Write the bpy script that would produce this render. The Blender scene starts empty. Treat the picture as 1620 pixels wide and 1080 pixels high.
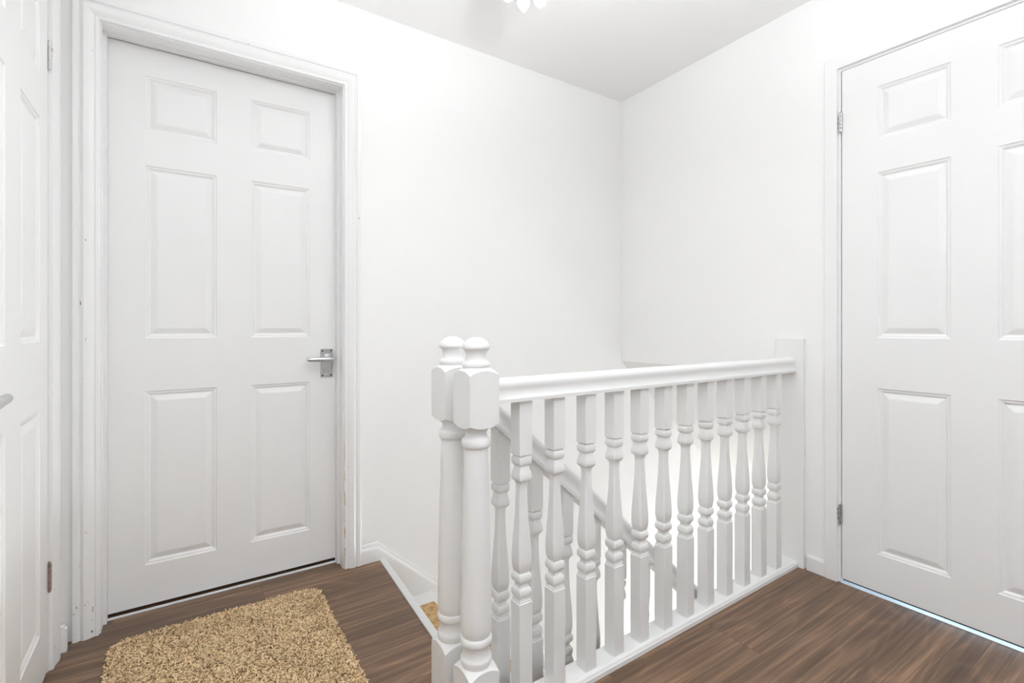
import bpy, bmesh, math, random
import numpy as np
from mathutils import Vector, Matrix

random.seed(7)
S = bpy.context.scene
COL = S.collection
PI = math.pi

# ------------------------------------------------------------------ helpers
class MB:
    """collects faces of ONE mesh"""
    def __init__(self):
        self.v = []; self.f = []
    def add(self, vs, fs):
        o = len(self.v)
        self.v += [tuple(p) for p in vs]
        self.f += [tuple(i + o for i in f) for f in fs]
        return self
    def box(self, x0, x1, y0, y1, z0, z1):
        vs = [(x, y, z) for z in (z0, z1) for y in (y0, y1) for x in (x0, x1)]
        return self.add(vs, [(0, 2, 3, 1), (4, 5, 7, 6), (0, 1, 5, 4), (2, 6, 7, 3), (0, 4, 6, 2), (1, 3, 7, 5)])
    def prism(self, poly, z0, z1):
        n = len(poly)
        vs = [(p[0], p[1], z0) for p in poly] + [(p[0], p[1], z1) for p in poly]
        fs = [tuple(range(n))[::-1], tuple(range(n, 2 * n))]
        fs += [(i, (i + 1) % n, n + (i + 1) % n, n + i) for i in range(n)]
        return self.add(vs, fs)
    def loft(self, rings, cap=True):
        """rings: lists of equally many points; quads between them"""
        n = len(rings[0]); vs = []; fs = []
        for r in rings: vs += list(r)
        for k in range(len(rings) - 1):
            for i in range(n):
                j = (i + 1) % n
                fs.append((k * n + i, k * n + j, (k + 1) * n + j, (k + 1) * n + i))
        if cap:
            fs.append(tuple(range(n))[::-1])
            fs.append(tuple((len(rings) - 1) * n + i for i in range(n)))
        return self.add(vs, fs)
    def lathe(self, prof, cx=0, cy=0, n=40, cap=True):
        return self.loft([[(cx + r * math.cos(2 * PI * i / n), cy + r * math.sin(2 * PI * i / n), z) for i in range(n)] for z, r in prof], cap)
    def sweep(self, prof, pts, closed_prof=False):
        """prof(i) -> ring of points for each station; open surfaces"""
        m = len(prof[0]); vs = []; fs = []
        for r in prof: vs += list(r)
        for k in range(len(prof) - 1):
            for i in range(m if closed_prof else m - 1):
                j = (i + 1) % m
                fs.append((k * m + i, k * m + j, (k + 1) * m + j, (k + 1) * m + i))
        return self.add(vs, fs)
    def tube(self, pts, r, n=12):
        rings = []
        pts = [Vector(p) for p in pts]
        rr = r if isinstance(r, (list, tuple)) else [r] * len(pts)
        up = None
        for i, p in enumerate(pts):
            d = (pts[min(i + 1, len(pts) - 1)] - pts[max(i - 1, 0)]).normalized()
            if up is None:
                up = Vector((0, 0, 1)) if abs(d.z) < .9 else Vector((1, 0, 0))
            a = d.cross(up).normalized(); b = a.cross(d).normalized(); up = b
            rings.append([tuple(p + rr[i] * (math.cos(2 * PI * k / n) * a + math.sin(2 * PI * k / n) * b)) for k in range(n)])
        return self.loft(rings)
    def xf(self, fn):
        self.v = [tuple(fn(*p)) for p in self.v]
        return self
    def build(self, name, m, parent=None, smooth=True, angle=32, loc=None):
        me = bpy.data.meshes.new(name)
        me.from_pydata(self.v, [], self.f)
        bm = bmesh.new(); bm.from_mesh(me)
        bmesh.ops.remove_doubles(bm, verts=bm.verts, dist=1e-6)
        bmesh.ops.recalc_face_normals(bm, faces=bm.faces)
        bm.to_mesh(me); bm.free()
        if smooth:
            me.polygons.foreach_set('use_smooth', [True] * len(me.polygons))
            me.set_sharp_from_angle(angle=math.radians(angle))
        me.materials.append(m)
        o = bpy.data.objects.new(name, me); COL.objects.link(o)
        if parent: o.parent = parent
        if loc: o.location = loc
        return o

def empty(name, loc, rz=0.0):
    o = bpy.data.objects.new(name, None); COL.objects.link(o)
    o.location = loc; o.rotation_euler = (0, 0, rz); o.empty_display_size = .05
    return o

def tag(o, label=None, cat=None, group=None, kind=None):
    if label: o['label'] = label
    if cat: o['category'] = cat
    if group: o['group'] = group
    if kind: o['kind'] = kind
    return o

def struct(o, label, cat):
    return tag(o, label, cat, kind='structure')

# ------------------------------------------------------------------ materials
def lin(r, g, b):
    f = lambda c: (c / 255 / 12.92) if c / 255 <= .04045 else ((c / 255 + .055) / 1.055) ** 2.4
    return (f(r), f(g), f(b), 1)

def new_mat(name):
    m = bpy.data.materials.new(name); m.use_nodes = True
    nt = m.node_tree
    return m, nt, nt.nodes['Principled BSDF']

def N(nt, t, **kw):
    n = nt.nodes.new(t)
    for k, v in kw.items():
        if k.startswith('_'): setattr(n, k[1:], v)
        else: n.inputs[k.replace('__', ' ')].default_value = v
    return n

def mapping(nt, scale, rot=(0, 0, 0), loc=(0, 0, 0)):
    tc = N(nt, 'ShaderNodeTexCoord'); mp = N(nt, 'ShaderNodeMapping')
    mp.inputs['Scale'].default_value = scale; mp.inputs['Rotation'].default_value = rot
    mp.inputs['Location'].default_value = loc
    nt.links.new(tc.outputs['Object'], mp.inputs['Vector'])
    return mp.outputs['Vector']

def ramp(nt, fac, stops):
    r = N(nt, 'ShaderNodeValToRGB')
    els = r.color_ramp.elements
    while len(els) < len(stops): els.new(.5)
    for e, (p, c) in zip(els, stops): e.position = p; e.color = c
    nt.links.new(fac, r.inputs['Fac'])
    return r.outputs['Color']

def mixc(nt, fac, a, b, mode='MIX'):
    n = N(nt, 'ShaderNodeMix', _data_type='RGBA', _blend_type=mode)
    for sock, val in ((n.inputs[0], fac), (n.inputs[6], a), (n.inputs[7], b)):
        if hasattr(val, 'is_linked'): nt.links.new(val, sock)
        else: sock.default_value = val
    return n.outputs[2]

def paint(name, base, rough, bump_scale=None, bump=.0, spec=.5, chips=None):
    """painted surface: faint roller / brush texture, optional chipped spots"""
    m, nt, p = new_mat(name)
    v = mapping(nt, (1, 1, 1))
    nz = N(nt, 'ShaderNodeTexNoise', Scale=2.3, Detail=4.0); nt.links.new(v, nz.inputs['Vector'])
    c = ramp(nt, nz.outputs['Fac'], [(.3, [x * .985 for x in base[:3]] + [1]), (.7, base)])
    if chips:
        lo, hi, colr = chips
        nz2 = N(nt, 'ShaderNodeTexNoise', Scale=1.0, Detail=3.0, Roughness=.6)
        nt.links.new(mapping(nt, (95, 95, 34)), nz2.inputs['Vector'])
        mask = ramp(nt, nz2.outputs['Fac'], [(lo, (0, 0, 0, 1)), (hi, (1, 1, 1, 1))])
        c = mixc(nt, mask, c, colr)
    nt.links.new(c, p.inputs['Base Color'])
    p.inputs['Roughness'].default_value = rough
    p.inputs['Specular IOR Level'].default_value = spec
    if bump_scale:
        nb = N(nt, 'ShaderNodeTexNoise', Scale=1.0, Detail=3.0); nt.links.new(mapping(nt, bump_scale), nb.inputs['Vector'])
        b = N(nt, 'ShaderNodeBump', Strength=bump, Distance=.002)
        nt.links.new(nb.outputs['Fac'], b.inputs['Height']); nt.links.new(b.outputs['Normal'], p.inputs['Normal'])
    return m

WHITE = (.85, .85, .846, 1)
M = {}
M['wall'] = paint('wall_paint', (.885, .885, .878, 1), .55, (60, 60, 60), .06, .3)
M['ceiling'] = paint('ceiling_paint', (.885, .885, .883, 1), .7, (50, 50, 50), .05, .2)
M['gloss'] = paint('white_gloss_paint', WHITE, .3, (40, 40, 8), .05, .45)
M['worn'] = paint('worn_white_gloss_paint', WHITE, .32, (40, 40, 8), .05, .45, chips=(.735, .75, lin(150, 112, 78)))
def worn_edge(base_name):
    m = M[base_name].copy(); m.name = 'chipped_' + m.name
    nt = m.node_tree; L = nt.links; p = nt.nodes['Principled BSDF']
    src = p.inputs['Base Color'].links[0].from_socket
    tc = N(nt, 'ShaderNodeTexCoord'); sep = N(nt, 'ShaderNodeSeparateXYZ'); L.new(tc.outputs['Object'], sep.inputs[0])
    def band(sock, lo, hi, soft):
        a = N(nt, 'ShaderNodeMapRange'); a.inputs[1].default_value = lo - soft; a.inputs[2].default_value = lo
        b = N(nt, 'ShaderNodeMapRange'); b.inputs[1].default_value = hi; b.inputs[2].default_value = hi + soft; b.inputs[3].default_value = 1; b.inputs[4].default_value = 0
        L.new(sock, a.inputs[0]); L.new(sock, b.inputs[0])
        k = N(nt, 'ShaderNodeMath', _operation='MULTIPLY'); L.new(a.outputs[0], k.inputs[0]); L.new(b.outputs[0], k.inputs[1]); return k.outputs[0]
    def chip(x0, x1, z1, zsoft, sc, lo, hi, col, c):
        nz = N(nt, 'ShaderNodeTexNoise', Scale=1.0, Detail=3.0, Roughness=.6); L.new(mapping(nt, sc), nz.inputs['Vector'])
        q = N(nt, 'ShaderNodeMath', _operation='MULTIPLY'); L.new(band(sep.outputs[0], x0, x1, .0008), q.inputs[0]); L.new(band(sep.outputs[2], -1, z1, zsoft), q.inputs[1])
        th = N(nt, 'ShaderNodeMapRange'); th.inputs[1].default_value = lo; th.inputs[2].default_value = hi; L.new(nz.outputs['Fac'], th.inputs[0])
        q2 = N(nt, 'ShaderNodeMath', _operation='MULTIPLY'); L.new(q.outputs[0], q2.inputs[0]); L.new(th.outputs[0], q2.inputs[1])
        return mixc(nt, q2.outputs[0], c, col)
    c = chip(.5690, .5725, .22, .5, (150, 150, 16), .46, .52, lin(196, 160, 112), src)
    c = chip(-.30, -.20, .10, .06, (110, 110, 40), .645, .69, lin(150, 130, 112), c)
    L.new(c, p.inputs['Base Color'])
    return m
M['worn_edge'] = worn_edge('worn')
M['rail'] = paint('rail_white_paint', (.82, .82, .812, 1), .33, (30, 30, 30), .05, .4)
M['doorA'] = paint('door_white_paint', (.84, .84, .836, 1), .36, (110, 110, 7), .06, .4)
M['stair'] = paint('stair_white_paint', (.82, .815, .80, 1), .4, (30, 30, 30), .05, .3)

def metal(name, col, rough):
    m, nt, p = new_mat(name)
    p.inputs['Metallic'].default_value = 1
    nz = N(nt, 'ShaderNodeTexNoise', Scale=90.0, Detail=2.0); nt.links.new(mapping(nt, (1, 1, 1)), nz.inputs['Vector'])
    nt.links.new(ramp(nt, nz.outputs['Fac'], [(.3, [x * .8 for x in col[:3]] + [1]), (.7, col)]), p.inputs['Base Color'])
    p.inputs['Roughness'].default_value = rough
    return m
M['chrome'] = metal('satin_chrome', (.72, .72, .73, 1), .28)
M['plate'] = metal('brushed_chrome_plate', (.60, .60, .60, 1), .32)
M['hinge'] = metal('hinge_steel', (.62, .60, .60, 1), .35)
M['rust'] = metal('rusty_hinge_steel', (.50, .40, .36, 1), .45)
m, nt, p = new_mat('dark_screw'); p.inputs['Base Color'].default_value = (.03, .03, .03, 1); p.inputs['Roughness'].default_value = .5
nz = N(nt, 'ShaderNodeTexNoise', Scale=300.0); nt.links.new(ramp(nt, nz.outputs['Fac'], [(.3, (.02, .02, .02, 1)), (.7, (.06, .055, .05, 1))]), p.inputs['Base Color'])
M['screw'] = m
M['trimstrip'] = paint('grey_nosing_strip', lin(214, 215, 213), .35, (80, 5, 80), .05)
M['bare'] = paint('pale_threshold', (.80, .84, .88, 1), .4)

def floor_mat():
    m, nt, p = new_mat('walnut_laminate')
    L = nt.links
    v = mapping(nt, (1, 1, 1), loc=(.945, .105, 0))
    br = N(nt, 'ShaderNodeTexBrick', Scale=1.0)
    br.inputs['Color1'].default_value = (0, 0, 0, 1); br.inputs['Color2'].default_value = (1, 1, 1, 1)
    br.inputs['Mortar'].default_value = (.5, .5, .5, 1)
    br.inputs['Mortar Size'].default_value = .0006; br.inputs['Mortar Smooth'].default_value = .1
    br.inputs['Bias'].default_value = 0
    br.inputs['Brick Width'].default_value = 1.21; br.inputs['Row Height'].default_value = .186
    br.offset = .37; br.offset_frequency = 2; br.squash = 1
    L.new(v, br.inputs['Vector'])
    sep = N(nt, 'ShaderNodeSeparateXYZ'); L.new(v, sep.inputs[0])
    # per-plank offset of the grain
    mul = N(nt, 'ShaderNodeMath', _operation='MULTIPLY'); mul.inputs[1].default_value = 37.0
    L.new(br.outputs['Color'], mul.inputs[0])
    comb = N(nt, 'ShaderNodeCombineXYZ'); L.new(sep.outputs[0], comb.inputs[0]); L.new(sep.outputs[1], comb.inputs[1]); L.new(mul.outputs[0], comb.inputs[2])
    def sc(s):
        q = N(nt, 'ShaderNodeMapping'); q.inputs['Scale'].default_value = s; L.new(comb.outputs[0], q.inputs['Vector']); return q.outputs[0]
    # fine streaks
    n1 = N(nt, 'ShaderNodeTexNoise', Scale=1.0, Detail=6.0, Roughness=.68, Distortion=.12); L.new(sc((1.7, 90, 1)), n1.inputs['Vector'])
    # broad bands
    n2 = N(nt, 'ShaderNodeTexNoise', Scale=1.0, Detail=3.0, Roughness=.5, Distortion=.3); L.new(sc((.75, 13, 1)), n2.inputs['Vector'])
    # cathedral figure: rings of a slowly varying field
    n3 = N(nt, 'ShaderNodeTexNoise', Scale=1.0, Detail=1.5, Roughness=.45, Distortion=.25); L.new(sc((.95, 6.0, 1)), n3.inputs['Vector'])
    k = N(nt, 'ShaderNodeMath', _operation='MULTIPLY'); k.inputs[1].default_value = 80.0; L.new(n3.outputs['Fac'], k.inputs[0])
    si = N(nt, 'ShaderNodeMath', _operation='SINE'); L.new(k.outputs[0], si.inputs[0])
    c1 = ramp(nt, n1.outputs['Fac'], [(.28, lin(88, 68, 54)), (.50, lin(122, 97, 78)), (.72, lin(162, 132, 108))])
    c2 = ramp(nt, n2.outputs['Fac'], [(.32, (.72, .73, .75, 1)), (.68, (1.12, 1.1, 1.06, 1))])
    c = mixc(nt, 1.0, c1, c2, 'MULTIPLY')
    c3 = ramp(nt, si.outputs[0], [(.0, (.84, .84, .84, 1)), (.55, (1, 1, 1, 1)), (.88, (1.06, 1.06, 1.05, 1)), (1.0, (1.30, 1.28, 1.24, 1))])
    c = mixc(nt, .6, c, c3, 'MULTIPLY')
    tint = ramp(nt, br.outputs['Color'], [(0, (.94, .94, .95, 1)), (1, (1.04, 1.03, 1.02, 1))])
    c = mixc(nt, 1.0, c, tint, 'MULTIPLY')
    c = mixc(nt, br.outputs['Fac'], c, lin(84, 65, 52))
    L.new(c, p.inputs['Base Color'])
    L.new(ramp(nt, n1.outputs['Fac'], [(.3, (.38, .38, .38, 1)), (.7, (.5, .5, .5, 1))]), p.inputs['Roughness'])
    p.inputs['Specular IOR Level'].default_value = .35
    b = N(nt, 'ShaderNodeBump', Strength=.12, Distance=.001); L.new(n1.outputs['Fac'], b.inputs['Height']); L.new(b.outputs['Normal'], p.inputs['Normal'])
    return m
M['floor'] = floor_mat()

def pile_mat():
    m, nt, p = new_mat('beige_chenille_pile')
    L = nt.links
    at = N(nt, 'ShaderNodeAttribute'); at.attribute_name = 'strand'
    c = ramp(nt, at.outputs['Fac'], [(0, lin(112, 84, 54)), (.22, lin(176, 142, 100)), (.5, lin(218, 186, 142)), (1, lin(246, 222, 182))])
    nz = N(nt, 'ShaderNodeTexNoise', Scale=9.0, Detail=3.0, Roughness=.6); L.new(mapping(nt, (1, 1, 1)), nz.inputs['Vector'])
    c = mixc(nt, 1.0, c, ramp(nt, nz.outputs['Fac'], [(.30, (.70, .66, .60, 1)), (.45, (1, 1, 1, 1)), (.7, (1.05, 1.05, 1.05, 1))]), 'MULTIPLY')
    L.new(c, p.inputs['Base Color'])
    p.inputs['Roughness'].default_value = .75; p.inputs['Specular IOR Level'].default_value = .2
    p.inputs['Sheen Weight'].default_value = .25
    return m
M['pile'] = pile_mat()
M['backing'] = paint('mat_backing', lin(84, 60, 38), .9, (300, 300, 300), .4, .1)

def tread_mat():
    m, nt, p = new_mat('bare_board_tread')
    L = nt.links
    v = mapping(nt, (1, 1, 1))
    nz = N(nt, 'ShaderNodeTexNoise', Scale=38.0, Detail=4.0, Roughness=.7); L.new(v, nz.inputs['Vector'])
    c = ramp(nt, nz.outputs['Fac'], [(.3, lin(150, 112, 70)), (.5, lin(196, 160, 112)), (.7, lin(216, 184, 138))])
    L.new(c, p.inputs['Base Color']); p.inputs['Roughness'].default_value = .7
    return m
M['board'] = tread_mat()

def crystal_mat():
    m, nt, p = new_mat('clear_crystal')
    nt.nodes.remove(p)
    out = nt.nodes['Material Output']
    t = N(nt, 'ShaderNodeBsdfTransparent'); t.inputs[0].default_value = (.93, .94, .95, 1)
    g = N(nt, 'ShaderNodeBsdfGlossy', Roughness=.08)
    tl = N(nt, 'ShaderNodeBsdfTranslucent'); tl.inputs[0].default_value = (.95, .95, .95, 1)
    fr = N(nt, 'ShaderNodeFresnel', IOR=1.6)
    a = N(nt, 'ShaderNodeMixShader', Fac=.45); nt.links.new(t.outputs[0], a.inputs[1]); nt.links.new(tl.outputs[0], a.inputs[2])
    b = N(nt, 'ShaderNodeMixShader'); nt.links.new(fr.outputs[0], b.inputs[0]); nt.links.new(a.outputs[0], b.inputs[1]); nt.links.new(g.outputs[0], b.inputs[2])
    nt.links.new(b.outputs[0], out.inputs['Surface'])
    return m
M['crystal'] = crystal_mat()
def emit_mat(name, col, strength):
    m, nt, p = new_mat(name)
    p.inputs['Base Color'].default_value = col
    p.inputs['Emission Color'].default_value = col
    p.inputs['Emission Strength'].default_value = strength
    p.inputs['Roughness'].default_value = .4
    return m
M['bulb'] = emit_mat('lit_bulb', (1, .97, .93, 1), 9.0)

# ------------------------------------------------------------------ key dimensions (metres; x along the far wall, y towards it)
YA = 2.09            # far wall
XB = 2.152           # right wall (at the door)
XBC = 2.195          # right wall at the corner
XC = -.31            # left wall
ZC = 2.335           # ceiling
YB = -1.6            # how far the landing runs back
TANP = .865          # pitch of the stair
WELL_Y = 1.075       # landing edge under the balustrade
DOOR_TOP = 1.991

# ------------------------------------------------------------------ shell
# floor: L-shaped landing round the stairwell, nosing edge slightly askew
NX1, NX0 = .722, .668    # nosing line at y=2.07 and at y=1.22
poly = [(-.45, YB), (2.6, YB), (2.6, WELL_Y + .03), (NX0 - .005, WELL_Y + .03), (NX0, 1.22), (NX1, 2.07), (NX1, 2.24), (-.45, 2.24)]
fl = MB().prism(poly, -.22, 0).build('floor', M['floor'], smooth=False)
struct(fl, 'dark walnut laminate plank floor of the landing', 'floor')

# far wall with door opening
LX0, LX1 = -.207, .566      # lining faces of door 1
w = MB()
w.box(-.46, LX0 - .02, YA, YA + .14, -.22, ZC)
w.box(LX1 + .02, 5.6, YA, YA + .14, -3.0, ZC)
w.box(LX0 - .02, LX1 + .02, YA, YA + .14, DOOR_TOP + .03, ZC)
w.box(-.46, 1.0, YA + .2, YA + .24, -.22, ZC)       # unseen backing added so the gap under the door stays dark
w.box(-.46, LX0 - .02, YA + .14, YA + .2, -.22, ZC)
w.box(LX1 + .02, 1.0, YA + .14, YA + .2, -.22, ZC)
w.box(LX0 - .02, LX1 + .02, YA + .14, YA + .2, DOOR_TOP + .03, ZC)
struct(w.build('wall_far', M['wall'], smooth=False), 'white painted far wall beyond the stairwell', 'wall')

# right wall: bears the second door, stops above the stair
BY0, BY1 = .889, .12        # lining faces of door 2
w = MB()
rp = [(XB, BY0 + .02), (XB + .004, 1.12), (XBC, YA + .01), (XBC + .1, YA + .01), (XB + .1, BY0 + .02)]
w.prism(rp, .795, ZC)
w.prism([(XB, BY0 + .02), (XB + .004, 1.14), (XB + .1, 1.14), (XB + .1, BY0 + .02)], -.22, .80)
w.box(XB, XB + .1, BY1 - .02, BY0 + .02, DOOR_TOP + .035, ZC)
w.box(XB, XB + .1, YB, BY1 - .02, -.22, ZC)
struct(w.build('wall_right', M['wall'], smooth=False), 'white painted right wall with the closed door', 'wall')

# sloping soffit over the stair, under the right wall, and side walls of the flight
w = MB()
x1 = XBC + 3.0
w.add([(XB + .01, 1.10, .80), (XBC, 2.095, .797), (x1, 2.095, .797 - TANP * 3.0), (x1, 1.10, .797 - TANP * 3.0),
       (XB + .01, 1.10, .90), (XBC, 2.095, .90), (x1, 2.095, .9 - TANP * 3.0), (x1, 1.10, .9 - TANP * 3.0)],
      [(0, 1, 2, 3), (4, 7, 6, 5), (0, 4, 5, 1), (1, 5, 6, 2), (2, 6, 7, 3), (3, 7, 4, 0)])
struct(w.build('ceiling_stair', M['ceiling'], smooth=False), 'sloping soffit above the stair flight', 'ceiling')
w = MB().box(.66, 5.6, 1.02, 1.10, -3.0, -.22)
w.box(XB + .02, 5.6, 1.02, 1.14, -.22, .0)
struct(w.build('wall_stair', M['wall'], smooth=False), 'white side wall of the stairwell below the landing', 'wall')

# left wall with door 3
CY1, CY0 = 1.94, 1.165     # lining faces
w = MB()
w.box(XC - .12, XC, CY1 + .02, YA + .01, -.22, ZC)
w.box(XC - .12, XC, CY0 - .02, CY1 + .02, DOOR_TOP + .035, ZC)
w.box(XC - .12, XC, -.95, CY0 - .02, -.22, ZC)
w.box(XC - .12, XC, YB, -1.45, -.22, ZC); w.box(XC - .12, XC, -1.45, -.95, 2.0, ZC)     # open doorway added to let in fill light from the side
w.box(XC - .2, XC - .16, CY0 - .3, YA + .1, -.22, ZC)
struct(w.build('wall_left', M['wall'], smooth=False), 'white painted left wall holding the left door', 'wall')

# back of the landing, behind the viewpoint, with a window added for fill light
w = MB()
w.box(-.46, 2.5, YB - .12, YB, -.22, .25); w.box(-.46, 2.5, YB - .12, YB, 2.1, ZC)
w.box(-.46, .1, YB - .12, YB, .25, 2.1); w.box(1.9, 2.5, YB - .12, YB, .25, 2.1)
struct(w.build('wall_back', M['wall'], smooth=False), 'white wall with a tall window added for fill light at the back of the landing', 'wall')
w = MB()
w.box(.1, 1.9, YB - .09, YB - .04, .25, .30); w.box(.1, 1.9, YB - .09, YB - .04, 2.05, 2.1)
for a in (.1, .975, 1.85): w.box(a, a + .05, YB - .09, YB - .04, .30, 2.05)
struct(w.build('fill_window', M['gloss'], smooth=False), 'white framed window added for fill light at the back of the landing', 'window')
cl = MB().box(-.46, 2.5, YB - .12, YA + .14, ZC, ZC + .1)
struct(cl.build('ceiling', M['ceiling'], smooth=False), 'flat white landing ceiling', 'ceiling')

# ------------------------------------------------------------------ moulded six-panel doors
ROWS = [(.155, .770), (.957, 1.570), (1.690, 1.888)]
def leaf_mesh(width, cols, zb, zt, thick=.036):
    """leaf in (u, n, z): face at n=0, outward is -n ... caller maps"""
    mb = MB()
    us = [0.0] + [c for p in cols for c in p] + [width]
    zs = [zb] + [c for p in ROWS for c in p] + [zt]
    for i in range(len(us) - 1):
        for j in range(len(zs) - 1):
            a0, a1, b0, b1 = us[i], us[i + 1], zs[j], zs[j + 1]
            if i % 2 == 1 and j % 2 == 1:
                steps = [(0, 0), (.003, .0028), (.006, .0036), (.0085, .0036), (.0140, .0080), (.0160, .0086), (.0175, .0084), (.0345, .0024), (.038, .0019)]
                rings = [[(a0 + s, d, b0 + s), (a1 - s, d, b0 + s), (a1 - s, d, b1 - s), (a0 + s, d, b1 - s)] for s, d in steps]
                vs = []; fs = []
                for r in rings: vs += r
                for k in range(len(rings) - 1):
                    for q in range(4):
                        fs.append((4 * k + q, 4 * k + (q + 1) % 4, 4 * k + 4 + (q + 1) % 4, 4 * k + 4 + q))
                e = 4 * (len(rings) - 1)
                fs.append((e, e + 1, e + 2, e + 3))
                mb.add(vs, fs)
            else:
                mb.add([(a0, 0, b0), (a1, 0, b0), (a1, 0, b1), (a0, 0, b1)], [(0, 1, 2, 3)])
    t = thick
    # sides, with matching vertices along the front edge
    def strip(pts):
        n = len(pts)
        mb.add(pts + [(u, t, z) for u, _, z in pts], [(i, i + 1, n + i + 1, n + i) for i in range(n - 1)])
    strip([(0, 0, z) for z in zs]); strip([(width, 0, z) for z in zs])
    strip([(u, 0, zb) for u in us]); strip([(u, 0, zt) for u in us])
    mb.add([(0, t, zb), (width, t, zb), (width, t, zt), (0, t, zt)], [(0, 1, 2, 3)])
    return mb

def handle_set(door, fn, mirror=1):
    """lever on a rectangular scroll plate; local: +u lever direction, n outwards, z up"""
    def P(mb): return mb.xf(lambda u, n, z: fn(u * mirror, n, z))
    pl = MB()
    W, H, T = .0245, .060, .006
    out = [(-W, -H), (W, -H), (W, H), (-W, H)]
    rings = [[(u * s, n, z * sz) for u, z in out] for s, sz, n in ((1, 1, 0), (1, 1, T * .6), (.93, .97, T), (.82, .92, T), (.78, .90, T * .75))]
    pl.loft(rings)
    o = P(pl).build('door_handle', M['plate'], door, angle=25)
    sc = MB()                       # cast scroll relief on the plate
    for k in range(4):
        z0 = -.018 - .0095 * k
        sc.tube([(-.002, T * .8, z0 - .004), (.006, T + .001, z0 - .002), (.013, T * .9, z0 + .002)], [.0014, .0034, .0014], 8)
    pts = []
    for i in range(26):
        a = i / 25 * 2.6 * PI; r = .016 - .0042 * a / PI
        pts.append((-.006 + r * math.cos(a), T * .9, .022 + r * math.sin(a)))
    sc.tube(pts, .0021, 8)
    sc.tube([(-.015, T * .9, .012), (-.010, T + .001, -.012), (-.017, T * .9, -.040)], [.0014, .0022, .0014], 8)
    P(sc).build('scroll_relief', M['chrome'], o)
    lv = MB()
    lv.tube([(-.012, .004, .016), (-.012, .018, .016), (-.012, .034, .016)], [.0115, .0095, .0085], 16)
    lv.tube([(-.020, .041, .0165), (-.015, .0435, .0168), (.0, .045, .0172), (.03, .0455, .0178), (.06, .045, .0182), (.080, .044, .0185), (.087, .043, .0186)],
            [.0045, .0105, .0112, .0098, .0092, .0088, .0045], 16)
    P(lv).build('lever', M['chrome'], o, angle=50)
    for u in (-.0175, .0175):
        for z in (-.0515, .0515):
            s = MB(); s.tube([(u, T * .6, z), (u, T + .0006, z)], .0036, 12)
            P(s).build('screw', M['screw'], o)
    return o

def hinge(door, fn, z0, z1, mat, leaf=True):
    hb = MB()
    n = 5; h = (z1 - z0) / n
    for k in range(n):
        a, b = z0 + k * h + .0006, z0 + (k + 1) * h - .0006
        hb.lathe([(a, .0040), (a + .0008, .0046), (b - .0008, .0046), (b, .0040)], 0, 0, 16)
    hb.lathe([(z1, .0020), (z1 + .003, .0034), (z1 + .006, .0012)], 0, 0, 12)
    hb.lathe([(z0 - .005, .0012), (z0 - .003, .0034), (z0, .0024)], 0, 0, 12)
    hb.box(-.012, -.001, .001, .003, z0, z1)
    hb.xf(fn)
    return hb.build('hinge', mat, door)

# door 1 in the far wall (opens away, set back in its lining)
DY = 2.180
door1 = empty('door_1', (-.199, DY, 0))
struct(door1, 'white six-panel door in the far wall with chrome lever handle, beside the mat', 'door')
lm = leaf_mesh(.762, [(.103, .322), (.437, .654)], .014, DOOR_TOP - .004)
lm.build('door_panel', M['doorA'], door1, smooth=False)
handle_set(door1, lambda u, n, z: (.7215 - u, -n, .8455 + z))

# door 2 in the right wall (opens towards the landing, flush)
def fB(u, n, z): return (n, -u, z)
door2 = empty('door_2', (XB - .001, .8865, 0))
struct(door2, 'white six-panel door in the right wall with daylight glowing under it', 'door')
MB().box(.002, .02, -.76, -.003, .0115, .0172).build('dark_strip', M['screw'], door2, smooth=False)  # thin dark strip along the bottom edge of the leaf
leaf_mesh(.762, [(.117, .329), (.444, .656)], .017, DOOR_TOP + .003).xf(fB).build('door_panel', M['doorA'], door2, smooth=False)
for z0, z1 in ((1.757, 1.833), (.229, .306)):
    h = hinge(door2, lambda x, y, z: (-.0035 + x * .0 - abs(y) * 0 + x, .0015 + y, z), z0, z1, M['hinge'])
    sb = MB()
    for q in (.25, .5, .75):
        sb.tube([(-.0035, .0135, z0 + (z1 - z0) * q), (-.0050, .0135, z0 + (z1 - z0) * q)], .0032, 10)
    sb.build('screw', M['screw'], h)
# door 3 in the left wall
def fC(u, n, z): return (-n, -u, z)
door3 = empty('door_3', (XC - .001, 1.936, 0))
struct(door3, 'white six-panel door in the left wall, seen edge-on with rusty hinges', 'door')
leaf_mesh(.762, [(.096, .300), (.424, .640)], .012, DOOR_TOP + .003).xf(fC).build('door_panel', M['doorA'], door3, smooth=False)
handle_set(door3, lambda u, n, z: (n, -.7065 + u, .8455 + z))
for z0, z1 in ((1.742, 1.822), (.235, .315)):
    hinge(door3, lambda x, y, z: (.0035 - x * 0 + y, .002 - x * -1 if False else .002 + x * .3, z), z0, z1, M['hinge'] if z0 > 1 else M['rust'])

# linings (jambs + head + stop) and architraves
def lining(name, mp, u0, u1, zt, depth, stop0, stop1, t=.02, s=.011, mat=None):
    """u across, n into the wall from its face"""
    mb = MB()
    mb.box(u0 - t, u0, 0, depth, 0, zt + t); mb.box(u1, u1 + t, 0, depth, 0, zt + t); mb.box(u0, u1, 0, depth, zt, zt + t)
    mb.box(u0, u0 + s, stop0, stop1, 0, zt); mb.box(u1 - s, u1, stop0, stop1, 0, zt); mb.box(u0 + s, u1 - s, stop0, stop1, zt - s * .25, zt)
    return mb.xf(mp).build(name, mat or M['gloss'], smooth=False)

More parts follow.
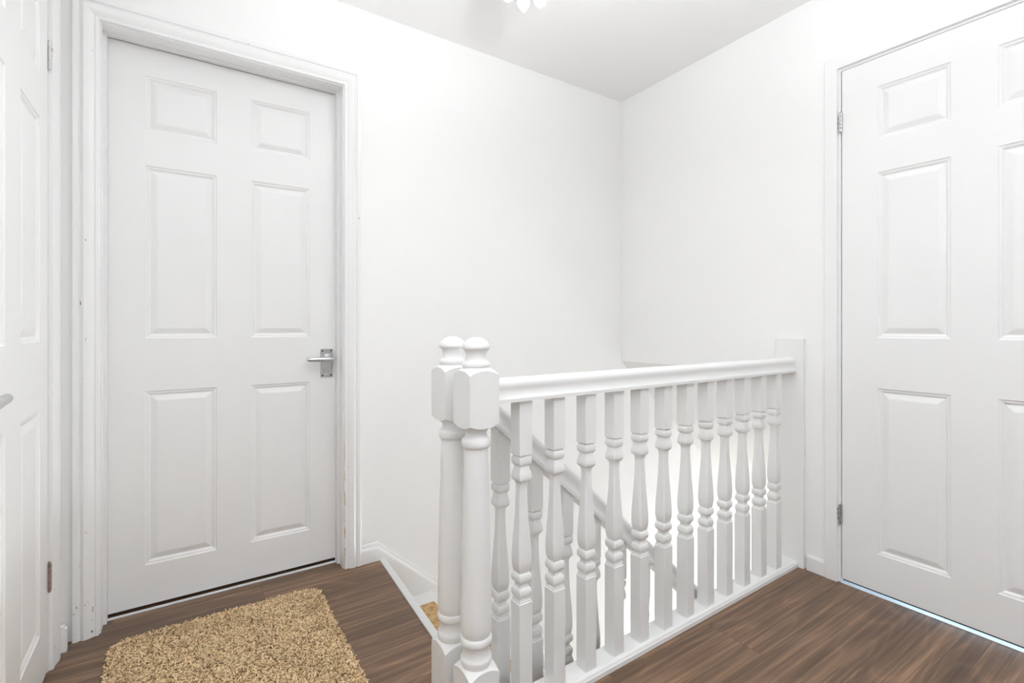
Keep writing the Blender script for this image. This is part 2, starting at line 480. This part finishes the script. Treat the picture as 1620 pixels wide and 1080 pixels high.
def architrave(name, mp, u0, u1, zt, prof, mat, zb=0.0):
    """prof: (offset outwards, thickness); mitred three-sided frame standing on the floor"""
    mb = MB()
    st = [[(u0 - o, -t, zb) for o, t in prof], [(u0 - o, -t, zt + o) for o, t in prof], [(u1 + o, -t, zt + o) for o, t in prof], [(u1 + o, -t, zb) for o, t in prof]]
    mb.sweep(st, None)
    return mb.xf(mp).build(name, mat, angle=28)

fa = lambda u, n, z: (u, YA + n, z)
OGEE = [(0, -.004), (0, .0095), (.004, .0115), (.009, .0115), (.011, .0095), (.0125, .0105), (.020, .0145), (.030, .0185), (.037, .0200), (.0415, .0180), (.0445, .0150), (.047, .0135), (.0495, .0150), (.0515, .0180), (.055, .0190), (.0635, .0190), (.066, .0175), (.066, -.002)]
struct(lining('trim_1', fa, LX0, LX1, DOOR_TOP, .15, .052, .089, s=.009), 'white door lining around the far door', 'door frame')
struct(architrave('trim_2', fa, LX0 - .004, LX1 + .004, DOOR_TOP + .004, OGEE, M['worn_edge']), 'moulded white architrave around the far door with chipped paint', 'door frame')
fb = lambda u, n, z: (XB + n, u, z)
FLAT = [(0, -.004), (0, .0095), (.002, .0115), (.044, .0125), (.0465, .0105), (.0465, -.002)]
struct(lining('trim_3', fb, BY1 - .006, BY0 + .0015, DOOR_TOP + .006, .1, .040, .06), 'white door lining around the right door', 'door frame')
struct(architrave('trim_4', fb, BY1 - .014, BY0 + .0105, DOOR_TOP + .015, FLAT, M['gloss']), 'plain flat white architrave around the right door', 'door frame')
fc = lambda u, n, z: (XC - n, u, z)
struct(lining('trim_5', fc, CY0, CY1, DOOR_TOP + .006, .12, .040, .06), 'white door lining around the left door', 'door frame')
CPROF = [(0, -.004), (0, .008), (.004, .010), (.020, .0105), (.030, .013), (.045, .0165), (.060, .0165), (.064, .013), (.075, .0135), (.0815, .0135), (.083, .011), (.083, -.002)]
struct(architrave('trim_6', fc, CY0 - .006, CY1 + .006, DOOR_TOP + .012, CPROF, M['worn']), 'white architrave around the left door', 'door frame')
# threshold strip under door 1 and pale sill under door 2
struct(MB().box(LX0 + .001, LX1 - .001, 2.163, 2.172, 0, .0045).build('trim_7', M['bare'], smooth=False), 'thin pale threshold strip under the far door', 'trim')
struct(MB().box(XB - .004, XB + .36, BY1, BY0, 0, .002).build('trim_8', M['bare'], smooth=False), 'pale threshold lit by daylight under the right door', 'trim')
# closed daylight room behind door 2
w = MB()
w.box(XB + .1, XB + .56, BY1 - .06, BY1 - .04, 0, ZC); w.box(XB + .1, XB + .56, BY0 + .04, BY0 + .06, 0, ZC)
w.box(XB + .54, XB + .56, BY1 - .06, BY0 + .06, 0, ZC)
struct(w.build('wall_beyond', M['wall'], smooth=False), 'white wall of the room behind the right door', 'wall')

# skirtings
SK = [(0, .0006), (0, .004), (.002, .0065), (.010, .0085), (.016, .0090), (.018, .0115), (.024, .0145), (.030, .0155), (.034, .0155)]
XA0, XK = LX1 + .070, .712       # from the architrave to where the string starts to fall
mb = MB()
st = [[(x, YA - t, .077 - v) for v, t in SK] + [(x, YA - .0155, -.0)] for x in (XA0, XK)]
mb.sweep(st, None)
struct(mb.build('baseboard_far', M['gloss'], angle=28), 'short moulded white skirting between far door and stair', 'baseboard')
mb = MB(); mb.box(XB - .010, XB + .002, .943, 1.014, 0, .055); mb.box(XB - .006, XB + .002, .943, 1.014, .055, .060)
struct(mb.build('baseboard_right', M['worn'], smooth=False), 'short low white skirting beside the right door', 'baseboard')
mb = MB(); mb.box(XC - .002, XC + .027, CY1 + .0895, 2.047, .0, .070); mb.box(XC - .002, XC + .022, CY1 + .0895, 2.046, .070, .078)
struct(mb.build('baseboard_left', M['worn'], smooth=False), 'scrap of white skirting in the left corner', 'baseboard')

# ------------------------------------------------------------------ staircase
stair = empty('staircase', (.70, 1.65, -2.6))
tag(stair, 'white painted staircase descending beside the far wall behind the balustrade', 'staircase')
def rel(o0):
    L = Vector(o0.location)
    return lambda x, y, z: (x - L.x, y - L.y, z - L.z)
rs = rel(stair)
# wall string: skirting profile running down the pitch
k = 1 / math.cos(math.atan(TANP))
mb = MB()
st = []
for x in (XK, 4.6):
    zt = .077 - TANP * (x - XK)
    st.append([(x, YA - t, zt - v * (k if x > XK else 1)) for v, t in SK] + [(x, YA - .0155, zt - .36)])
mb.sweep(st, None)
mb.xf(rs).build('wall_string', M['stair'], stair, angle=28)
# outer string under the handrail
SY = 1.182
mb = MB()
def sect(x, z0): return [(x, SY - .022, z0 - .30), (x, SY - .022, z0), (x, SY + .022, z0), (x, SY + .022, z0 - .30)]
mb.loft([sect(.6475, .045 - TANP * (.6475 - .70)), sect(4.6, .045 - TANP * 3.9)])
mb.xf(rs).build('outer_string', M['stair'], stair, smooth=False)
GO, RISE = .2312, .20
for i in range(1, 12):
    x0 = .705 + GO * (i - 1); z = -RISE * i
    t = MB().box(x0, x0 + GO + .022, 1.205, YA - .0156, z - .025, z)
    to = t.xf(rs).build('tread', M['stair'], stair, smooth=False)
    t = MB().box(x0 - .001, x0 + GO - .01, 1.30, 1.985, z, z + .003)
    tag(t.xf(rs).build('tread_board', M['board'], to, smooth=False), 'bare tan board in the middle of the white tread')
    r = MB().box(x0 - .012, x0, 1.205, YA - .0156, z, z + RISE - .026)
    r.xf(rs).build('riser', M['stair'], stair, smooth=False)
struct(MB().box(.4, 5.6, 1.0, YA + .1, -2.9, -2.62).build('floor_lower', M['stair'], smooth=False), 'lower hall floor at the stair foot', 'floor')

# nosing strip on the landing edge
mb = MB()
pr = [(-.006, 0), (-.006, .0025), (-.004, .0042), (.016, .0042), (.0205, .0025), (.0215, -.002), (.0215, -.020), (.018, -.020), (.018, 0)]
st = []
for y in (1.222, 2.0735):
    x = NX0 + (NX1 - NX0) * (y - 1.22) / .85
    st.append([(x + a, y, b) for a, b in pr])
mb.loft(st)
nos = mb.build('trim_9', M['trimstrip'], angle=28)
struct(nos, 'pale grey stair nosing strip on the edge of the walnut floor', 'trim')

# ------------------------------------------------------------------ balustrades
def square_ring(h, z, c):
    q = h - c
    return [(h, -q, z), (h, q, z), (q, h, z), (-q, h, z), (-h, q, z), (-h, -q, z), (-q, -h, z), (q, -h, z)]

def baluster_profile(z_bot, z_top, dz=0.0):
    """square-turned spindle; dz shifts the turned part"""
    H = .0205
    P = [(z_bot, H), (.286 + dz, H), (.2880 + dz, .0186), (.2922 + dz, .0184), (.2932 + dz, .0164), (.297 + dz, .0176)]
    def bead(zc, hh, r0, r1):
        return [(zc + hh * math.sin(a), r0 + (r1 - r0) * math.cos(a)) for a in [(-PI / 2 + PI * i / 8) for i in range(9)]]
    P += bead(.311 + dz, .0125, .0150, .0198)
    P += [(.3265 + dz, .0137), (.3315 + dz, .0130), (.336 + dz, .0140)]
    P += bead(.350 + dz, .0125, .0150, .0200)
    P += [(.364 + dz, .0150), (.366 + dz, .0155), (.371 + dz, .0173), (.380 + dz, .0193), (.392 + dz, .0202), (.408 + dz, .0204), (.430 + dz, .0197), (.458 + dz, .0182), (.49 + dz, .0162),
          (.525 + dz, .0142), (.56 + dz, .0127), (.583 + dz, .0120), (.592 + dz, .0122), (.598 + dz, .0140), (.6015 + dz, .0178)]
    P += [(.603 + dz, .0187), (.608 + dz, .0196), (.615 + dz, .0194), (.623 + dz, .0178), (.632 + dz, .0152), (.639 + dz, .0145)]
    P += bead(.6525 + dz, .0120, .0150, .0198)
    P += [(.6655 + dz, .0166), (.667 + dz, .0166), (.6685 + dz, H), (z_top, H)]
    return P

def baluster(parent, x, z_bot, z_top, dz=0.0, ry=0, slope=0.0):
    mb = MB()
    prof = baluster_profile(z_bot, z_top, dz)
    rings = []
    for i, (z, h) in enumerate(prof):
        c = .0012 if (.366 + dz > z or z > .600 + dz) else .0012 + .0040 * max(0, min(1, math.sin((z - .366 - dz) / .234 * PI))) ** .5
        r = square_ring(h, z, c)
        if i == len(prof) - 1 or i == 0:
            r = [(a, b, zz - slope * a) for a, b, zz in r]
        rings.append(r)
    mb.loft(rings)
    o = mb.build('baluster', M['rail'], parent, angle=24)
    o.location = (x, ry, 0)
    return o

def newel(parent, x, y, zb=0.0):
    """turned newel: square base block, tapered column, square top block, mushroom finial"""
    n = 64; W = .041
    def per(a):
        return W / max(abs(math.cos(a)), abs(math.sin(a)))
    angs = [2 * PI * i / n for i in range(n)]      # n divisible by 8: corners are hit
    def cone_block(z0, z1, top_in, bot_in, top_h=.018, bot_h=.0):
        # square prism whose ends are turned: arched faces, points at the corners
        def ring(f): return [f(a) for a in angs]
        def top(a):
            r = per(a); t = (r - W) / (W * (math.sqrt(2) - 1))
            return (x + r * math.cos(a), y + r * math.sin(a), z1 - top_h * .6 * t ** 1.2)
        def bot(a):
            r = per(a); t = (r - W) / (W * (math.sqrt(2) - 1))
            return (x + r * math.cos(a), y + r * math.sin(a), z0 + bot_h * t ** 1.2)
        def inn(r, z): return [(x + r * math.cos(a), y + r * math.sin(a), z) for a in angs]
        return [inn(bot_in, z0 - .004 if bot_h else z0), ring(bot), ring(top), inn(top_in, z1 + .004)]
    base = MB().loft([[(x + per(a) * math.cos(a), y + per(a) * math.sin(a), zb) for a in angs]] + cone_block(.1, .174, .037, .03, top_h=.020)[2:])
    p = base.build('newel_post', M['rail'], parent, angle=30)
    def tor(zc, hh, r0, r1, m=10):
        return [(zc + hh * math.sin(a), r0 + (r1 - r0) * math.cos(a)) for a in [(-PI / 2 + PI * i / m) for i in range(m + 1)]]
    col = [(.176, .036), (.180, .0365), (.186, .0382), (.193, .0385), (.197, .0375), (.200, .0350), (.206, .0335), (.214, .0328), (.222, .0332), (.227, .0345)]
    col += tor(.2385, .0105, .0345, .0392)
    col += [(.2495, .0350), (.2515, .0350), (.257, .0372), (.265, .0382), (.290, .0384), (.34, .0378), (.42, .0362), (.52, .0338), (.62, .0312), (.69, .0294), (.7035, .0290), (.7040, .0315), (.7065, .0328)]
    col += tor(.7165, .0100, .0325, .0358)
    col += [(.7280, .0300), (.733, .0270), (.739, .0258), (.744, .0262), (.750, .031), (.753, .036)]
    MB().lathe(col, x, y, 48).build('column', M['rail'], p, angle=40)
    MB().loft(cone_block(.755, .893, .036, .034, top_h=.018, bot_h=.009)).build('top_block', M['rail'], p, angle=30)
    fin = [(.894, .036), (.899, .0340), (.9005, .0335)] + tor(.9065, .006, .0320, .0350) + [(.9130, .0300), (.917, .0268), (.924, .0252), (.931, .0254), (.937, .0268), (.942, .0295), (.9445, .0325), (.9455, .0340), (.947, .0345)]
    fin += [(.947 + .0265 * math.sin(a), .0345 * math.cos(a)) for a in [PI / 2 * i / 10 for i in range(1, 11)]]
    fin[-1] = (fin[-1][0], .0006)
    MB().lathe(fin, x, y, 48).build('finial', M['rail'], p, angle=40)
    return p

RAILP = [(-.0300, 0), (-.0300, .0090), (-.0290, .0108), (-.0272, .0140), (-.0255, .0180), (-.0243, .0225), (-.0238, .0270), (-.0240, .0310), (-.0248, .0350), (-.0258, .0395), (-.0262, .0440), (-.0256, .0485), (-.0236, .0530), (-.0195, .0570), (-.0130, .0595), (-.005, .0605)]
RAILP = RAILP + [(-a, b) for a, b in RAILP[::-1]]

# landing balustrade; its own x axis runs along the rail (very slightly askew)
ANG = math.atan(.0156)
B0 = Vector((.6065, 1.0575, 0))
land = empty('landing_balustrade', B0, ANG)
tag(land, 'white landing balustrade with twelve spindles running from newel post to right wall', 'balustrade')
newel(land, 0, 0)
SE = XB - .0145 - B0.x
mb = MB().loft([[(x, a, .809 + b) for a, b in RAILP] for x in (.041, SE)])
mb.build('handrail', M['rail'], land, angle=26)
BR = [(-.036, 0), (-.036, .013), (-.0335, .0155), (-.0325, .0185), (-.0305, .0215), (-.027, .0235), (.036, .0235), (.036, 0)]
mb = MB().loft([[(x, a, b) for a, b in BR] for x in (.041, SE)])
mb.build('base_rail', M['rail'], land, angle=26)
bx = [.744, .857, .974, 1.088, 1.202, 1.317, 1.433, 1.549, 1.665, 1.782, 1.899, 2.014]
for x in bx:
    baluster(land, x + .0 - B0.x, .0235, .8095)
mb = MB()   # half newel board fixed to the right wall
e = .002
def brd(x, i): return [(x, -.057 + i, 0), (x, .058 - i, 0), (x, .058 - i, .947 - i), (x, -.057 + i, .947 - i)]
mb.loft([brd(SE + .016, 0), brd(SE + e, 0), brd(SE, e)])
mb.build('wall_post', M['rail'], land, smooth=False)

# stair balustrade on the outer string
C0 = Vector((.605, 1.182, 0))
stb = empty('stair_balustrade', C0)
tag(stb, 'white stair balustrade sloping down behind the landing balustrade, from the rear newel post', 'balustrade')
newel(stb, 0, 0, zb=-.3)
kz = 1 / math.cos(math.atan(TANP))
def ztop(x): return .872 - TANP * (x - .646)
mb = MB().loft([[(x - C0.x, a, ztop(x) - .0605 * kz + b * kz) for a, b in RAILP] for x in (.646, 2.35)])
mb.build('handrail', M['rail'], stb, angle=26)
for i in range(13):
    x = .757 + .117 * i
    dz = .563 - .669 - TANP * (x - .757)
    zb = .045 - TANP * (x - .70) + .0006
    zt = ztop(x) - .0605 * kz + .002
    baluster(stb, x - C0.x, zb, zt, dz, 0, TANP)

# ------------------------------------------------------------------ door mat
MX0, MX1, MY0, MY1 = -.178, .438, .90, 1.985
matc = ((MX0 + MX1) / 2, (MY0 + MY1) / 2)
mat = empty('door_mat', (matc[0], matc[1], 0), math.radians(-.6))
tag(mat, 'golden beige shaggy door mat with rounded corners on the walnut floor by the far door', 'mat')
hw, hl, rc = (MX1 - MX0) / 2, (MY1 - MY0) / 2, .055
pts = []
for cx, cy, a0 in ((hw - rc, hl - rc, 0), (-hw + rc, hl - rc, 90), (-hw + rc, -hl + rc, 180), (hw - rc, -hl + rc, 270)):
    for i in range(9):
        a = math.radians(a0 + 90 * i / 8)
        pts.append((cx + rc * math.cos(a), cy + rc * math.sin(a)))
MB().prism([(a * .985, b * .99) for a, b in pts], .0, .007).build('backing', M['backing'], mat, smooth=False)
rng = np.random.default_rng(3)
n = 80000
px = rng.uniform(-hw, hw, n); py = rng.uniform(-hl, hl, n)
dx = np.maximum(np.abs(px) - (hw - rc), 0); dy = np.maximum(np.abs(py) - (hl - rc), 0)
ok = dx * dx + dy * dy < rc * rc
px, py = px[ok], py[ok]; n = len(px)
az = rng.uniform(0, 2 * PI, n); ln = rng.uniform(.007, .012, n); wd = rng.uniform(.0012, .0019, n)
lean = rng.uniform(.4, 1.2, n)
zb = rng.uniform(.004, .010, n)
d = np.stack([np.cos(az) * np.sin(lean), np.sin(az) * np.sin(lean), np.cos(lean)], 1)
d2 = np.stack([np.cos(az) * np.sin(lean + .7), np.sin(az) * np.sin(lean + .7), np.cos(lean + .7)], 1)
sd = np.stack([-np.sin(az), np.cos(az), np.zeros(n)], 1) * wd[:, None]
p0 = np.stack([px, py, zb], 1); p1 = p0 + d * (ln * .55)[:, None]; p2 = p1 + d2 * (ln * .5)[:, None]
p1[:, 2] += 0; nrm = np.array([0, 0, 1.0]) * .0012
# three-sided little tufts: left, ridge, right
V = np.stack([p0 - sd, p0 + nrm, p0 + sd, p1 - sd * 1.1, p1 + nrm * 1.6, p1 + sd * 1.1, p2 - sd * .45, p2 + nrm * .6, p2 + sd * .45], 1).reshape(-1, 3)
V[:, 2] = np.maximum(V[:, 2], .001)
base = np.arange(n)[:, None] * 9
F = np.concatenate([base + np.array(q)[None] for q in ((0, 1, 4, 3), (1, 2, 5, 4), (3, 4, 7, 6), (4, 5, 8, 7))], 1).reshape(-1)
me = bpy.data.meshes.new('pile')
me.vertices.add(len(V)); me.vertices.foreach_set('co', V.astype(np.float32).ravel())
nf = 4 * n
me.loops.add(nf * 4); me.loops.foreach_set('vertex_index', F.astype(np.int32))
me.polygons.add(nf); me.polygons.foreach_set('loop_start', np.arange(0, nf * 4, 4, dtype=np.int32))
me.update(calc_edges=True)
me.polygons.foreach_set('use_smooth', [True] * nf)
at = me.attributes.new('strand', 'FLOAT', 'POINT')
at.data.foreach_set('value', np.repeat(rng.uniform(0, 1, n), 9).astype(np.float32))
me.validate()
me.materials.append(M['pile'])
po = bpy.data.objects.new('pile', me); COL.objects.link(po); po.parent = mat; po['kind'] = 'stuff'

# ------------------------------------------------------------------ ceiling light (mostly above the frame)
LP = Vector((.85, 1.20, ZC))
lamp = empty('ceiling_light', LP)
tag(lamp, 'lit crystal ceiling light whose lowest glowing drops hang into view above the landing', 'ceiling light')
MB().lathe([(-.022, .02), (-.020, .055), (-.010, .062), (0, .062)], 0, 0, 40).build('ceiling_rose', M['chrome'], lamp)
MB().tube([(0, 0, -.02), (0, 0, -.25)], .006, 12).build('stem', M['chrome'], lamp)
mb = MB()
for R, z in ((.135, -.13),):
    ring = [(R * math.cos(2 * PI * i / 48), R * math.sin(2 * PI * i / 48), z) for i in range(49)]
    mb.tube(ring, .004, 8)
for i in range(4):
    a = PI / 4 + i * PI / 2
    mb.tube([(0, 0, -.13), (.07 * math.cos(a), .07 * math.sin(a), -.14), (.135 * math.cos(a), .135 * math.sin(a), -.13)], .004, 8)
mb.build('frame', M['chrome'], lamp)
def drop_mesh(L, r):
    mb = MB()
    mb.lathe([(0, .0006), (-.10 * L, r * .45), (-.55 * L, r), (-.80 * L, r * .82), (-L, .0008)], 0, 0, 8)
    return mb
cd = None
for i in range(22):
    a = 2 * PI * i / 22
    if cd is None:
        cd = drop_mesh(.15, .008).build('crystal_drop', M['crystal'], lamp, smooth=False); o = cd
    else:
        o = cd.copy(); COL.objects.link(o)
    o.location = (.135 * math.cos(a), .135 * math.sin(a), -.135)
for (x, y, z, L, r) in ((0, 0, -.305, .102, .020), (.044, -.024, -.318, .072, .021), (-.034, .034, -.300, .070, .020)):
    o = drop_mesh(L, r).build('crystal_drop', M['bulb'], lamp, smooth=True, angle=60)
    o.location = (x, y, z)
    o['label'] = 'glowing crystal drop'
mb = MB().lathe([(-.262, .006), (-.255, .05), (-.30, .055), (-.31, .045), (-.325, .01)], 0, 0, 32)
mb.build('drop_cup', M['chrome'], lamp)
for i in range(4):
    a = PI / 4 + i * PI / 2
    b = MB().lathe([(-.022, .0006), (-.019, .012), (-.006, .019), (.008, .0175), (.022, .010), (.034, .009), (.036, .002)], 0, 0, 20)
    o = b.build('bulb', M['bulb'], lamp); o.location = (.075 * math.cos(a), .075 * math.sin(a), -.185)

def point(name, loc, power, radius, col=(1, 1, 1)):
    l = bpy.data.lights.new(name, 'POINT'); l.energy = power; l.shadow_soft_size = radius; l.color = col
    o = bpy.data.objects.new(name, l); COL.objects.link(o); o.location = loc
    return o
for i in range(4):
    a = PI / 4 + i * PI / 2
    point('bulb_light', LP + Vector((.075 * math.cos(a), .075 * math.sin(a), -.215)), 1.3, .03, (.95, .97, 1))

# unseen spot added as fill light, aimed up at the ceiling
fl_ = bpy.data.lights.new('ceiling_fill', 'SPOT'); fl_.energy = 335; fl_.spot_size = math.radians(118); fl_.spot_blend = .9; fl_.shadow_soft_size = .08; fl_.color = (.93, .965, 1)
fo = bpy.data.objects.new('ceiling_fill', fl_); COL.objects.link(fo); fo.location = (.18, -.50, 1.15); fo.rotation_euler = Vector((.18, .30, 1)).to_track_quat('-Z', 'Y').to_euler()
# unseen lower hall light added to brighten the stairwell, and daylight room behind door 2
def area(name, loc, rot, size, power, col=(1, 1, 1)):
    l = bpy.data.lights.new(name, 'AREA'); l.shape = 'RECTANGLE'; l.size, l.size_y = size; l.energy = power; l.color = col
    o = bpy.data.objects.new(name, l); COL.objects.link(o); o.location = loc; o.rotation_euler = rot
    return o
area('hall_fill', (4.9, 1.6, -1.6), (0, PI / 2, 0), (1.2, .9), 95.0, (.95, .975, 1))
area('bedroom_daylight', (XB + .5, .5, .16), (0, PI / 2, 0), (.3, .72), 5.5, (.55, .78, 1))

# world: soft daylight through the added window and doorway
wd_ = bpy.data.worlds.new('world'); S.world = wd_; wd_.use_nodes = True
bg = wd_.node_tree.nodes['Background']
bg.inputs['Color'].default_value = (.93, .965, 1, 1); bg.inputs['Strength'].default_value = 0.75

# ------------------------------------------------------------------ camera
F = 785.0
cam = bpy.data.cameras.new('camera'); co = bpy.data.objects.new('camera', cam); COL.objects.link(co)
cam.sensor_fit = 'HORIZONTAL'; cam.sensor_width = 36; cam.lens = F / 1620 * 36
cam.shift_y = -24 / 1620
cam.clip_start = .02
co.location = (0, 0, 1.0)
co.rotation_euler = (PI / 2, 0, -math.atan2(F, 1165.0))
S.camera = co

S.view_settings.view_transform = 'Standard'; S.view_settings.look = 'None'
S.view_settings.gamma = 1; S.view_settings.use_curve_mapping = False
S.view_settings.exposure = 0.03
S.cycles.max_bounces = 14; S.cycles.diffuse_bounces = 8; S.cycles.glossy_bounces = 4; S.cycles.transparent_max_bounces = 16
S.cycles.use_denoising = True
S.cycles.sample_clamp_indirect = 6
